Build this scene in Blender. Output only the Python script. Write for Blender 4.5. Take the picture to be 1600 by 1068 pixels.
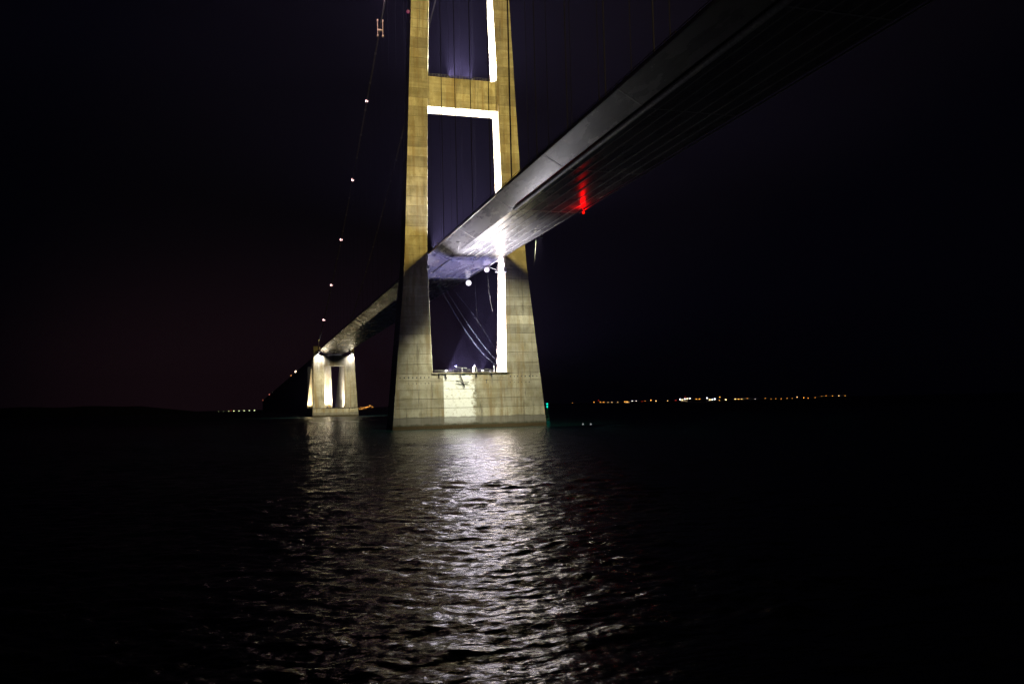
import bpy, bmesh, math, random
import numpy as np
from mathutils import Vector, Matrix

random.seed(7)
scene = bpy.context.scene
for o in list(bpy.data.objects):
    bpy.data.objects.remove(o)

# ------------------------------------------------------------------ camera
F_PX, YAW, PITCH, ROLL = 1334.86, 0.296429, 0.072023, -0.023502
CAM = Vector((-82.70, -335.61, 9.064))
fw = Vector((math.sin(YAW) * math.cos(PITCH), math.cos(YAW) * math.cos(PITCH), math.sin(PITCH)))
rt = Vector((math.cos(YAW), -math.sin(YAW), 0))
up = rt.cross(fw)
r2 = rt * math.cos(ROLL) + up * math.sin(ROLL)
u2 = -rt * math.sin(ROLL) + up * math.cos(ROLL)
cam_data = bpy.data.cameras.new('camera')
cam_data.sensor_width = 36.0
cam_data.lens = F_PX / 1600.0 * 36.0
cam_data.clip_start = 0.5
cam_data.clip_end = 60000.0
cam = bpy.data.objects.new('camera', cam_data)
scene.collection.objects.link(cam)
cam.matrix_world = Matrix(((r2.x, u2.x, -fw.x, CAM.x), (r2.y, u2.y, -fw.y, CAM.y),
                           (r2.z, u2.z, -fw.z, CAM.z), (0, 0, 0, 1)))
scene.camera = cam

# ------------------------------------------------------------------ night sky
world = bpy.data.worlds.new('World')
scene.world = world
world.use_nodes = True
wn, wl = world.node_tree.nodes, world.node_tree.links
wn.clear()
w_out = wn.new('ShaderNodeOutputWorld')
w_bg = wn.new('ShaderNodeBackground')
w_sky = wn.new('ShaderNodeTexSky')
w_sky.sky_type = 'NISHITA'
w_sky.sun_disc = False
w_sky.sun_elevation = math.radians(-7.0)
w_sky.sun_rotation = math.radians(150)
w_bg.inputs['Strength'].default_value = 0.0035
# glow of far towns low over the horizon behind the bridge
w_tc = wn.new('ShaderNodeTexCoord')
w_sep = wn.new('ShaderNodeSeparateXYZ')
wl.new(w_tc.outputs['Generated'], w_sep.inputs[0])
w_dot = wn.new('ShaderNodeVectorMath'); w_dot.operation = 'DOT_PRODUCT'
w_dot.inputs[1].default_value = (0.02, 1.0, 0.0)
wl.new(w_tc.outputs['Generated'], w_dot.inputs[0])
w_az = wn.new('ShaderNodeMapRange'); w_az.interpolation_type = 'SMOOTHSTEP'
w_az.inputs['From Min'].default_value = 0.94; w_az.inputs['From Max'].default_value = 1.0
wl.new(w_dot.outputs['Value'], w_az.inputs['Value'])
w_el = wn.new('ShaderNodeMapRange'); w_el.interpolation_type = 'SMOOTHSTEP'
w_el.inputs['From Min'].default_value = 0.0; w_el.inputs['From Max'].default_value = 0.26
w_el.inputs['To Min'].default_value = 1.0; w_el.inputs['To Max'].default_value = 0.0
wl.new(w_sep.outputs['Z'], w_el.inputs['Value'])
w_mul = wn.new('ShaderNodeMath'); w_mul.operation = 'MULTIPLY'
wl.new(w_az.outputs[0], w_mul.inputs[0]); wl.new(w_el.outputs[0], w_mul.inputs[1])
w_glow = wn.new('ShaderNodeMix'); w_glow.data_type = 'RGBA'; w_glow.blend_type = 'ADD'
w_glow.inputs['B'].default_value = (0.115, 0.047, 0.062, 1)
wl.new(w_mul.outputs[0], w_glow.inputs['Factor'])
wl.new(w_sky.outputs[0], w_glow.inputs['A'])
w_navy = wn.new('ShaderNodeMix'); w_navy.data_type = 'RGBA'; w_navy.blend_type = 'ADD'
w_navy.inputs['Factor'].default_value = 1.0
w_navy.inputs['B'].default_value = (0.006, 0.006, 0.018, 1)
wl.new(w_glow.outputs['Result'], w_navy.inputs['A'])
wl.new(w_navy.outputs['Result'], w_bg.inputs['Color'])
wl.new(w_bg.outputs[0], w_out.inputs['Surface'])

scene.view_settings.view_transform = 'Standard'
scene.view_settings.look = 'None'
scene.view_settings.gamma = 1.0
scene.view_settings.use_curve_mapping = False
scene.view_settings.exposure = 4.0            # a long night exposure
scene.render.engine = 'CYCLES'
scene.cycles.use_denoising = True
scene.cycles.denoising_input_passes = 'RGB_ALBEDO_NORMAL'
scene.cycles.denoising_prefilter = 'NONE'
scene.cycles.adaptive_threshold = 0.003
scene.cycles.max_bounces = 6
scene.cycles.diffuse_bounces = 3
scene.cycles.glossy_bounces = 4
scene.cycles.volume_bounces = 0
scene.cycles.sample_clamp_indirect = 2.0
scene.cycles.caustics_reflective = False
scene.cycles.caustics_refractive = False

# ------------------------------------------------------------------ helpers
def tag(o, label=None, cat=None, group=None, kind=None):
    if label: o['label'] = label
    if cat: o['category'] = cat
    if group: o['group'] = group
    if kind: o['kind'] = kind
    return o

def link(o, parent=None):
    scene.collection.objects.link(o)
    if parent is not None:
        o.parent = parent
    return o

def empty(name, loc=(0, 0, 0)):
    o = bpy.data.objects.new(name, None)
    o.location = loc
    o.empty_display_size = 0.5
    return link(o)

class MB:
    def __init__(self):
        self.v, self.f = [], []
    def poly(self, pts, faces):
        n = len(self.v)
        self.v += [tuple(p) for p in pts]
        self.f += [tuple(n + i for i in f) for f in faces]
        return self
    def hexa(self, p):       # 8 points: bottom loop 0-3, top loop 4-7
        return self.poly(p, [(3, 2, 1, 0), (4, 5, 6, 7), (0, 1, 5, 4), (1, 2, 6, 5), (2, 3, 7, 6), (3, 0, 4, 7)])
    def box(self, x0, x1, y0, y1, z0, z1):
        return self.hexa([(x0, y0, z0), (x1, y0, z0), (x1, y1, z0), (x0, y1, z0),
                          (x0, y0, z1), (x1, y0, z1), (x1, y1, z1), (x0, y1, z1)])
    def bar(self, a, b, w, h=None):      # rectangular bar from a to b
        a, b = Vector(a), Vector(b); h = h or w
        d = (b - a).normalized()
        s = d.cross(Vector((0, 0, 1)))
        if s.length < 1e-4: s = Vector((1, 0, 0))
        s.normalize(); t = s.cross(d)
        s *= w / 2; t *= h / 2
        return self.hexa([a - s - t, a + s - t, a + s + t, a - s + t, b - s - t, b + s - t, b + s + t, b - s + t])
    def tube(self, pts, rad, n=6, caps=True):
        pts = [Vector(p) for p in pts]
        rads = rad if isinstance(rad, (list, tuple)) else [rad] * len(pts)
        base = len(self.v)
        d0 = (pts[1] - pts[0]).normalized()
        ref = Vector((0, 0, 1)) if abs(d0.z) < 0.9 else Vector((1, 0, 0))
        for i, p in enumerate(pts):
            d = (pts[min(i + 1, len(pts) - 1)] - pts[max(i - 1, 0)]).normalized()
            s = d.cross(ref).normalized(); t = s.cross(d)
            for k in range(n):
                a = 2 * math.pi * k / n
                self.v.append(tuple(p + (s * math.cos(a) + t * math.sin(a)) * rads[i]))
        for i in range(len(pts) - 1):
            for k in range(n):
                k2 = (k + 1) % n
                self.f.append((base + i * n + k, base + i * n + k2, base + (i + 1) * n + k2, base + (i + 1) * n + k))
        if caps:
            self.f.append(tuple(base + k for k in reversed(range(n))))
            self.f.append(tuple(base + (len(pts) - 1) * n + k for k in range(n)))
        return self
    def prism_y(self, sec, y0, y1):      # section [(x, z)] swept along Y
        n = len(sec)
        pts = [(x, y0, z) for x, z in sec] + [(x, y1, z) for x, z in sec]
        fc = [(i, (i + 1) % n, n + (i + 1) % n, n + i) for i in range(n)]
        fc += [tuple(reversed(range(n))), tuple(range(n, 2 * n))]
        return self.poly(pts, fc)
    def prism_x(self, sec, x0, x1):      # section [(y, z)] swept along X
        n = len(sec)
        pts = [(x0, y, z) for y, z in sec] + [(x1, y, z) for y, z in sec]
        fc = [(i, (i + 1) % n, n + (i + 1) % n, n + i) for i in range(n)]
        fc += [tuple(reversed(range(n))), tuple(range(n, 2 * n))]
        return self.poly(pts, fc)
    def ball(self, c, r, n=10, m=6, sz=1.0):
        c = Vector(c); base = len(self.v)
        self.v.append((c.x, c.y, c.z - r * sz))
        for i in range(1, m):
            th = math.pi * i / m
            for k in range(n):
                a = 2 * math.pi * k / n
                self.v.append((c.x + r * math.sin(th) * math.cos(a), c.y + r * math.sin(th) * math.sin(a), c.z - r * sz * math.cos(th)))
        self.v.append((c.x, c.y, c.z + r * sz))
        last = len(self.v) - 1
        for k in range(n):
            k2 = (k + 1) % n
            self.f.append((base, base + 1 + k2, base + 1 + k))
            for i in range(m - 2):
                a = base + 1 + i * n
                self.f.append((a + k, a + k2, a + n + k2, a + n + k))
            a = base + 1 + (m - 2) * n
            self.f.append((a + k, a + k2, last))
        return self
    def mesh(self, name, mat=None, smooth=False):
        me = bpy.data.meshes.new(name)
        me.from_pydata(self.v, [], self.f)
        bm = bmesh.new(); bm.from_mesh(me)
        bmesh.ops.recalc_face_normals(bm, faces=bm.faces)
        bm.to_mesh(me); bm.free()
        if mat: me.materials.append(mat)
        if smooth:
            for p in me.polygons: p.use_smooth = True
        me.update()
        return me
    def build(self, name, mat, parent=None, smooth=False, loc=None):
        o = bpy.data.objects.new(name, self.mesh(name, mat, smooth))
        if loc is not None: o.location = loc
        return link(o, parent)

# ------------------------------------------------------------------ materials
class N:
    """small node-graph helper"""
    def __init__(self, name):
        self.m = bpy.data.materials.new(name)
        self.m.use_nodes = True
        self.t = self.m.node_tree
        self.b = self.t.nodes['Principled BSDF']
        self.geo = None
    def node(self, typ, **kw):
        n = self.t.nodes.new(typ)
        for k, v in kw.items(): setattr(n, k, v)
        return n
    def link(self, a, b): self.t.links.new(a, b)
    def pos(self):
        if not self.geo: self.geo = self.node('ShaderNodeNewGeometry')
        return self.geo.outputs['Position']
    def mapped(self, scale):
        mp = self.node('ShaderNodeMapping'); mp.inputs['Scale'].default_value = scale
        self.link(self.pos(), mp.inputs['Vector'])
        return mp.outputs[0]
    def noise(self, scale, detail=4, rough=0.55, vec_scale=(1, 1, 1)):
        n = self.node('ShaderNodeTexNoise')
        n.inputs['Scale'].default_value = scale
        n.inputs['Detail'].default_value = detail
        n.inputs['Roughness'].default_value = rough
        self.link(self.mapped(vec_scale), n.inputs['Vector'])
        return n.outputs['Fac']
    def rng(self, val, a, b, c=0.0, d=1.0, smooth=True):
        n = self.node('ShaderNodeMapRange')
        if smooth: n.interpolation_type = 'SMOOTHSTEP'
        for k, x in zip(('From Min', 'From Max', 'To Min', 'To Max'), (a, b, c, d)):
            n.inputs[k].default_value = x
        self.link(val, n.inputs['Value'])
        return n.outputs[0]
    def math(self, op, a, b=None):
        n = self.node('ShaderNodeMath', operation=op)
        for i, x in enumerate((a, b)):
            if x is None: continue
            if isinstance(x, (int, float)): n.inputs[i].default_value = x
            else: self.link(x, n.inputs[i])
        return n.outputs[0]
    def mix(self, fac, a, b, mode='MIX'):
        n = self.node('ShaderNodeMix', data_type='RGBA', blend_type=mode)
        if isinstance(fac, (int, float)): n.inputs['Factor'].default_value = fac
        else: self.link(fac, n.inputs['Factor'])
        for k, x in (('A', a), ('B', b)):
            if isinstance(x, tuple): n.inputs[k].default_value = (*x, 1)
            else: self.link(x, n.inputs[k])
        return n.outputs['Result']
    def color(self, c):
        if isinstance(c, tuple): self.b.inputs['Base Color'].default_value = (*c, 1)
        else: self.link(c, self.b.inputs['Base Color'])
    def bump(self, h, strength=0.4, dist=0.05):
        n = self.node('ShaderNodeBump')
        n.inputs['Strength'].default_value = strength
        n.inputs['Distance'].default_value = dist
        self.link(h, n.inputs['Height'])
        self.link(n.outputs[0], self.b.inputs['Normal'])
    def set(self, **kw):
        for k, v in kw.items(): self.b.inputs[k.replace('_', ' ')].default_value = v

def concrete(name, base, patch=False, tide=True, streak=0.5):
    g = N(name)
    sep = g.node('ShaderNodeSeparateXYZ'); g.link(g.pos(), sep.inputs[0])
    X, Y, Z = sep.outputs
    big = g.noise(0.09, 5, 0.6)
    col = g.mix(g.rng(big, 0.3, 0.7), tuple(c * 0.62 for c in base), tuple(c * 1.22 for c in base))
    mot = g.noise(0.32, 6, 0.7, (1, 1, 0.6))
    col = g.mix(g.rng(mot, 0.42, 0.62, 0.0, 0.65), col, (base[0] * 0.62, base[1] * 0.58, base[2] * 0.42))
    # board marks of the formwork: thin vertical stripes
    boards = g.noise(1.0, 3, 0.6, (1.1, 1.1, 0.07))
    col = g.mix(g.rng(boards, 0.50, 0.75, 0.0, 0.28), col, tuple(c * 0.6 for c in base))
    # horizontal pour shading inside one lift
    lay = g.noise(1.0, 3, 0.5, (0.03, 0.03, 0.9))
    col = g.mix(g.rng(lay, 0.5, 0.7, 0.0, 0.35), col, tuple(c * 1.35 for c in base))
    pale = g.noise(0.22, 6, 0.72, (1, 1, 0.35))
    col = g.mix(g.rng(pale, 0.55, 0.70, 0.0, 0.6), col, (base[0] * 1.5, base[1] * 1.5, base[2] * 1.55))
    # run-off streaks, rust brown and dark
    st = g.noise(1.0, 5, 0.65, (0.45, 0.45, 0.025))
    st_m = g.rng(st, 0.47, 0.64, 0.0, streak * 1.3)
    col = g.mix(st_m, col, (base[0] * 0.62, base[1] * 0.48, base[2] * 0.28))
    st2 = g.noise(1.0, 5, 0.7, (0.8, 0.8, 0.05))
    col = g.mix(g.rng(st2, 0.55, 0.70, 0.0, streak * 1.1), col, (0.07, 0.065, 0.045))
    # each lift was poured on its own: slightly different tone
    oi = g.node('ShaderNodeObjectInfo')
    tone = g.rng(oi.outputs['Random'], 0, 1, 0.74, 1.16, False)
    tn = g.node('ShaderNodeVectorMath', operation='SCALE')
    g.link(col, tn.inputs[0]); g.link(tone, tn.inputs['Scale'])
    col = tn.outputs[0]
    if patch:
        # pale leached patch in the middle of the base front, clean-cut on one side
        ns = g.noise(0.55, 5, 0.7)
        xx = g.math('ADD', X, g.math('MULTIPLY', g.math('SUBTRACT', ns, 0.5), 7.0))
        a = g.rng(X, -11.05, -10.75)
        b = g.rng(xx, 0.3, 2.4, 1.0, 0.0)
        c = g.rng(g.math('ADD', Z, g.math('MULTIPLY', ns, 3.0)), 2.6, 5.0)
        d = g.rng(Y, -6.0, -6.5)
        mk = g.math('MULTIPLY', g.math('MULTIPLY', a, b), g.math('MULTIPLY', c, d))
        fine = g.noise(0.9, 6, 0.75)
        mk = g.math('MULTIPLY', mk, g.rng(fine, 0.30, 0.50, 0.35, 1.0))
        col = g.mix(mk, col, (0.86, 0.88, 0.84))
    if tide:
        wob = g.math('MULTIPLY', g.noise(0.35, 4, 0.6), 2.0)
        zz = g.math('SUBTRACT', Z, wob)
        col = g.mix(g.rng(zz, 3.2, 4.0, 0.62, 0.0), col, (0.135, 0.13, 0.12))
        col = g.mix(g.rng(zz, 0.2, 1.3, 0.92, 0.0), col, (0.045, 0.045, 0.024))
        col = g.mix(g.rng(Z, 0.9, 1.5, 0.85, 0.0), col, (0.085, 0.055, 0.022))
    g.color(col)
    g.set(Roughness=0.85)
    g.b.inputs['Specular IOR Level'].default_value = 0.3
    hh = g.math('ADD', g.noise(1.6, 6, 0.6), g.math('MULTIPLY', boards, 0.8))
    g.bump(hh, 0.5, 0.06)
    return g.m

def simple(name, col, rough=0.6, metal=0.0, var=0.25, scale=1.5):
    g = N(name)
    n = g.noise(scale, 4, 0.6)
    g.color(g.mix(g.rng(n, 0.3, 0.7), tuple(c * (1 - var) for c in col), tuple(min(1, c * (1 + var)) for c in col)))
    g.set(Roughness=rough, Metallic=metal)
    g.bump(n, 0.15, 0.02)
    return g.m

def emit(name, col, strength):
    g = N(name)
    g.color((0.05, 0.05, 0.05))
    g.b.inputs['Emission Color'].default_value = (*col, 1)
    g.b.inputs['Emission Strength'].default_value = strength
    g.m.cycles.emission_sampling = 'NONE'     # the lamps' own lights are sampled instead
    return g.m

CB = (0.40, 0.375, 0.285)
M = {}
M['concrete'] = concrete('pylon concrete', CB)
M['base'] = concrete('base concrete', CB, patch=True, streak=0.6)
M['core'] = simple('joint concrete', (0.20, 0.18, 0.13), 0.9)
M['anchor'] = concrete('anchor concrete', (0.40, 0.37, 0.28), streak=0.7)
M['steel_dark'] = simple('dark galvanised steel', (0.06, 0.06, 0.065), 0.5, 0.4)
M['steel'] = simple('galvanised steel', (0.42, 0.42, 0.43), 0.45, 0.5)
M['cable'] = simple('cable wrapping paint', (0.02, 0.02, 0.025), 0.8)
M['hanger'] = simple('hanger sheath', (0.0018, 0.0018, 0.003), 0.95)
M['hanger'].node_tree.nodes['Principled BSDF'].inputs['Specular IOR Level'].default_value = 0.05
M['rope'] = simple('blue rope', (0.005, 0.008, 0.024), 0.8)  # blue tint stands in for bluish light on the ropes
M['wire'] = simple('frayed pale line', (0.05, 0.048, 0.048), 0.7)
M['asphalt'] = simple('asphalt', (0.05, 0.05, 0.05), 0.9)
M['land'] = simple('dark shore', (0.012, 0.014, 0.010), 0.95, 0, 0.4, 0.02)
M['wall'] = simple('rendered wall', (0.3, 0.28, 0.25), 0.9)
M['roof'] = simple('roof sheet', (0.08, 0.07, 0.07), 0.8)
M['buoy'] = simple('green buoy paint', (0.02, 0.14, 0.07), 0.5)

# girder paint: glossy grey coat that mirrors the lit concrete
g = N('girder paint')
n1 = g.noise(0.25, 5, 0.6, (1, 0.25, 1))
n2 = g.noise(1.0, 4, 0.65, (1.4, 0.06, 1.4))
c1 = g.mix(g.rng(n1, 0.3, 0.7), (0.165, 0.155, 0.18), (0.225, 0.215, 0.24))
c1 = g.mix(g.rng(n2, 0.55, 0.72, 0, 0.5), c1, (0.10, 0.095, 0.095))
oi = g.node('ShaderNodeObjectInfo')
tn = g.node('ShaderNodeVectorMath', operation='SCALE')
g.link(c1, tn.inputs[0]); g.link(g.rng(oi.outputs['Random'], 0, 1, 0.85, 1.12, False), tn.inputs['Scale'])
g.color(tn.outputs[0])
g.link(g.rng(n1, 0.3, 0.75, 0.25, 0.31), g.b.inputs['Roughness'])
g.b.inputs['Specular IOR Level'].default_value = 0.7
g.bump(g.math('ADD', g.noise(0.35, 3, 0.5, (1, 0.3, 1)), g.math('MULTIPLY', n2, 0.3)), 0.02, 0.05)
M['girder'] = g.m
M['seam'] = simple('weld seam paint', (0.55, 0.53, 0.54), 0.4)  # pale tone paints in the light caught by strips, ridges and vane

# sea water
g = N('sea water')
g.color((0.003, 0.020, 0.018))
g.set(IOR=1.333)
r1 = g.noise(1.9, 3, 0.55, (0.7, 1.15, 1))
r3 = g.noise(0.75, 3, 0.5, (0.6, 1.2, 1))
sp_ = g.node('ShaderNodeSeparateXYZ'); g.link(g.pos(), sp_.inputs[0])
g.link(g.rng(sp_.outputs['Y'], 0, 700, 0.225, 0.40), g.b.inputs['Roughness'])   # waves too fine to see far off
r4 = g.noise(0.24, 4, 0.6, (0.55, 1.2, 1))
g.bump(g.math('ADD', g.math('ADD', g.math('MULTIPLY', r1, 0.55), r3), g.math('MULTIPLY', r4, 2.2)), 0.9, 0.17)
M['water'] = g.m

# ------------------------------------------------------------------ sea
def make_sea():
    rnd = np.random.RandomState(11)
    az0 = YAW
    fine = np.linspace(-0.80, 0.80, 560)
    coarse = np.linspace(0.80, 2 * math.pi - 0.80, 60)[1:-1]
    ang = np.concatenate([fine, coarse])
    rr = [0.0]; r = 14.0
    radii = []
    while r < 900:
        radii.append(r); r += max(0.075, 0.0034 * r)
    while r < 42000:
        radii.append(r); r *= 1.14
    radii = np.array(radii)
    A, R = np.meshgrid(ang, radii)
    X = CAM.x + R * np.sin(az0 + A); Y = CAM.y + R * np.cos(az0 + A)
    step = np.maximum(np.maximum(0.075, 0.0034 * R), R * 0.00286)
    step = np.where(R > 900, R * 0.14, step)
    step = np.where(np.abs(A) > 0.80, R * 0.08, step)
    Z = np.zeros_like(X); 
    # wind waves running towards the viewer with a wide spread of directions
    for i in range(150):
        lam = math.exp(rnd.uniform(math.log(0.42), math.log(6.0)))
        th = rnd.normal(0.0, 0.66) + math.radians(8)
        k = 2 * math.pi / lam
        kx, ky = k * math.sin(th), k * math.cos(th)
        amp = 0.036 * lam ** 0.50 / 6.2
        ph = rnd.uniform(0, 2 * math.pi)
        att = np.clip((lam / step - 2.5) / 3.0, 0, 1)
        arg = kx * X + ky * Y + ph
        Z += att * amp * (np.sin(arg) + 0.18 * np.sin(2 * arg + 0.4)) * 1.0
    for lam, th, amp in ((9.5, 0.35, 0.014), (13.0, -0.25, 0.02), (17.0, 0.1, 0.025)):
        k = 2 * math.pi / lam
        Z += np.clip((lam / step - 2.5) / 3.0, 0, 1) * amp * np.sin(k * math.sin(th) * X + k * math.cos(th) * Y + lam)
    # groups: calmer and livelier areas
    grp = 0.8 + 0.22 * np.sin(X * 0.06 + 1.0 + 0.02 * Y) * np.sin(Y * 0.083 + 0.5) + 0.15 * np.sin(X * 0.17 + Y * 0.11)
    Z *= grp
    # wash of the passing ship: a crest with a calmer band on the near side
    u = X + 68.5
    crest = -304.35 + 0.085 * u + 0.0022 * u * u
    dd = Y - crest
    side = 1 / (1 + np.exp(-(X + 110) / 8))
    calm = 1 - 0.62 * side * (1 / (1 + np.exp((dd + 0.9) / 0.35))) * (1 / (1 + np.exp(-(X + 71) / 4)))
    Z *= calm
    Z += side * 0.26 * np.exp(-(dd / 0.9) ** 2) * (0.75 + 0.25 * np.sin(X * 0.8))
    Z += side * 0.12 * np.exp(-((dd - 4.2) / 1.3) ** 2)
    Z[R > 1000] = 0
    nr, na = X.shape
    verts = np.stack([X.ravel(), Y.ravel(), Z.ravel()], 1)
    verts = np.concatenate([verts, [[CAM.x, CAM.y, 0.0]]])
    i, j = np.meshgrid(np.arange(nr - 1), np.arange(na), indexing='ij')
    j2 = (j + 1) % na
    quads = np.stack([i * na + j, (i + 1) * na + j, (i + 1) * na + j2, i * na + j2], -1).reshape(-1, 4)
    c = nr * na
    jj = np.arange(na)
    tris = np.stack([np.full(na, c), jj, (jj + 1) % na], 1)
    me = bpy.data.meshes.new('sea')
    nv, nq, nt = len(verts), len(quads), len(tris)
    me.vertices.add(nv); me.vertices.foreach_set('co', verts.astype(np.float32).ravel())
    me.loops.add(nq * 4 + nt * 3)
    me.loops.foreach_set('vertex_index', np.concatenate([quads.ravel(), tris.ravel()]).astype(np.int32))
    me.polygons.add(nq + nt)
    starts = np.concatenate([np.arange(nq) * 4, nq * 4 + np.arange(nt) * 3]).astype(np.int32)
    me.polygons.foreach_set('loop_start', starts)
    me.polygons.foreach_set('use_smooth', np.ones(nq + nt, dtype=bool))
    me.update(calc_edges=True); me.validate()
    # make normals point up
    if me.polygons[0].normal.z < 0: me.flip_normals()
    me.materials.append(M['water'])
    o = link(bpy.data.objects.new('sea', me))
    tag(o, kind='structure')
    # the sea goes down below the sheet only as darkness
    return o
make_sea()

# ------------------------------------------------------------------ pylon
Zk = 67.06
def lerp(z, zs, vs):
    return float(np.interp(z, zs, vs))
def ho(z): return lerp(z, [-6, 0, Zk, 130, 175, 254], [31.75, 31.21, 25.12, 22.57, 20.8, 18.0])
def hi(z): return lerp(z, [20, Zk, 130, 175, 254], [15.03, 16.05, 14.79, 13.5, 11.2])
def dp(z): return lerp(z, [-6, 0, Zk, 130, 254], [8.15, 7.95, 5.17, 4.6, 4.1])
Zp = 21.4
pylon = empty('bridge_pylon', (0, 0, 0))
tag(pylon, 'tall concrete suspension bridge pylon with two floodlit legs standing in the water', 'bridge pylon')

def leg_block(mb, s, z0, z1, ins=0.0):
    p = []
    for z in (z0, z1):
        a, b, d = s * (hi(z) + ins), s * (ho(z) - ins), dp(z) - ins
        p += [(a, -d, z), (b, -d, z), (b, d, z), (a, d, z)]
    return mb.hexa(p)

def bevelled(o, w=0.05):
    md = o.modifiers.new('bevel', 'BEVEL'); md.width = w; md.segments = 1
    md.limit_method = 'ANGLE'
    return o

lift_h = 4.05
for s in (-1, 1):
    mb = MB()
    zs = [Zp - 0.2, Zk, 130, 175, 253.9]
    for a, b in zip(zs[:-1], zs[1:]):
        leg_block(mb, s, a, b, 0.12)
    leg = mb.build('leg', M['core'], pylon)
    z = Zp
    i = 0
    while z < 253:
        h = (lift_h if z > Zk else 3.95) + random.uniform(-0.3, 0.3)
        z1 = min(z + h, 254)
        mb = leg_block(MB(), s, z + 0.07, z1 - 0.07, random.uniform(-0.02, 0.02))
        bevelled(mb.build('concrete_lift', M['concrete'], leg), 0.06)
        z = z1
    # saddle housing on top of the leg
    MB().hexa([(s * 10.8, -5.2, 254), (s * 18.3, -5.2, 254), (s * 18.3, 5.2, 254), (s * 10.8, 5.2, 254),
               (s * 11.6, -3.2, 258), (s * 17.4, -3.2, 258), (s * 17.4, 3.2, 258), (s * 11.6, 3.2, 258)]).build('saddle_housing', M['concrete'], pylon)

# base block
mb = MB()
p = []
for z in (-5, Zp - 0.05):
    b, d = ho(z) - 0.12, dp(z) - 0.12
    p += [(-b, -d, z), (b, -d, z), (b, d, z), (-b, d, z)]
base = mb.hexa(p).build('base', M['core'], pylon)
zl = [-5.0, 0.55, 4.3, 8.0, 11.6, 15.2, 18.6, Zp]
for a, b in zip(zl[:-1], zl[1:]):
    p = []
    for z in (a + 0.06, b - 0.06):
        w, d = ho(z), dp(z)
        p += [(-w, -d, z), (w, -d, z), (w, d, z), (-w, d, z)]
    bevelled(MB().hexa(p).build('concrete_lift', M['base'], base), 0.06)

# cross beams
def cross_beam(z0, z1, name):
    zm = (z0 + z1) / 2
    d = dp(zm) - 0.25
    core = MB().box(-hi(zm) - 0.4, hi(zm) + 0.4, -d + 0.1, d - 0.1, z0 + 0.1, z1 - 0.1).build(name, M['core'], pylon)
    rows, cols = 4, 5
    for r in range(rows):
        for c in range(cols):
            a, b = z0 + (z1 - z0) * r / rows, z0 + (z1 - z0) * (r + 1) / rows
            x0 = -hi(zm) - 0.3 + (2 * hi(zm) + 0.6) * c / cols
            x1 = -hi(zm) - 0.3 + (2 * hi(zm) + 0.6) * (c + 1) / cols
            e = random.uniform(-0.02, 0.02)
            bevelled(MB().box(x0 + 0.02, x1 - 0.02, -d + e, d - e, a + 0.02, b - 0.02).build('concrete_panel', M['concrete'], core), 0.04)
    return core
cross_beam(129.4, 141.9, 'cross_beam')
cross_beam(238, 250, 'cross_beam')
# railing on the lower cross beam
mb = MB()
for k in range(23):
    x = -13.6 + 27.2 * k / 22
    mb.box(x - 0.05, x + 0.05, -4.2, -4.1, 141.9, 143.1)
for zz in (142.5, 143.1):
    mb.box(-13.7, 13.7, -4.19, -4.11, zz - 0.05, zz + 0.05)
mb.build('railing', M['steel_dark'], pylon)
# work platform on the base between the legs
MB().box(-15.6, 16.2, -7.75, 7.0, Zp + 0.02, Zp + 0.42).build('platform', M['concrete'], pylon)
mb = MB()
for k in range(16):
    x = -14.6 + 29.2 * k / 15
    mb.box(x - 0.045, x + 0.045, -7.55, -7.46, Zp + 0.42, Zp + 1.5)
for zz in (Zp + 0.95, Zp + 1.5):
    mb.box(-14.7, 14.7, -7.54, -7.47, zz - 0.04, zz + 0.04)
mb.build('railing', M['steel'], pylon)
# brackets and the ladder frame hanging on the front of the base
for x, dz in ((-12.6, 0.9), (-10.3, 1.9), (2.2, 1.4), (8.4, 1.5)):
    MB().bar((x, -7.7, Zp), (x + 0.5 * dz - 0.4, -7.85, Zp - dz), 0.42, 0.5).build('bracket', M['steel_dark'], pylon)
MB().bar((-4.3, -7.9, Zp - 0.1), (-2.6, -8.1, 15.9), 0.55, 0.3).build('ladder', M['steel_dark'], pylon)
MB().bar((-6.1, -8.15, 18.3), (-0.9, -8.15, 17.9), 0.35, 0.3).build('ladder_crossbar', M['steel_dark'], pylon)
MB().bar((6.5, -7.6, 19.0), (6.5, -7.7, 17.5), 0.2, 0.3).build('bracket', M['steel_dark'], pylon)
# tie holes in two rows on the legs' feet
disc = None
for row, z in enumerate((20.0, 17.7)):
    for s in (-1, 1):
        for k in range(8 if row == 0 else 6):
            x = s * (16.6 + k * 1.6 + random.uniform(-0.15, 0.15))
            yy = -dp(z) - 0.01
            mb = MB()
            r = random.uniform(0.22, 0.34) * (1 if row == 0 else 0.7)
            mb.tube([(x, yy + 0.3, z), (x, yy, z)], r, 8)
            mb.build('tie_hole', M['steel_dark'], pylon)
# bracket walkway on the right leg under the girder
mb = MB()
mb.box(12.0, 16.2, -6.9, -5.0, 62.3, 62.6)
for x in (12.2, 13.6, 15.0):
    mb.bar((x, -6.8, 62.5), (x + 0.9, -5.6, 66.5), 0.22)
for x in (12.2, 15.8):
    mb.box(x - 0.1, x + 0.1, -6.9, -6.7, 62.5, 64.2)
mb.box(12.0, 16.2, -6.88, -6.72, 64.0, 64.2)
mb.build('bracket_walkway', M['steel'], pylon)
# bearings between leg and girder
for s in (-1, 1):
    MB().box(s * 16.3 if s < 0 else 15.7, -15.7 if s < 0 else 16.3, -5.0, -3.6, 66.4, 68.6).build('bearing', M['steel_dark'], pylon)
    MB().box(s * 16.4 if s < 0 else 15.4, -15.4 if s < 0 else 16.4, -5.9, -5.2, 62.8, 64.4).build('bearing', M['steel'], pylon)

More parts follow.
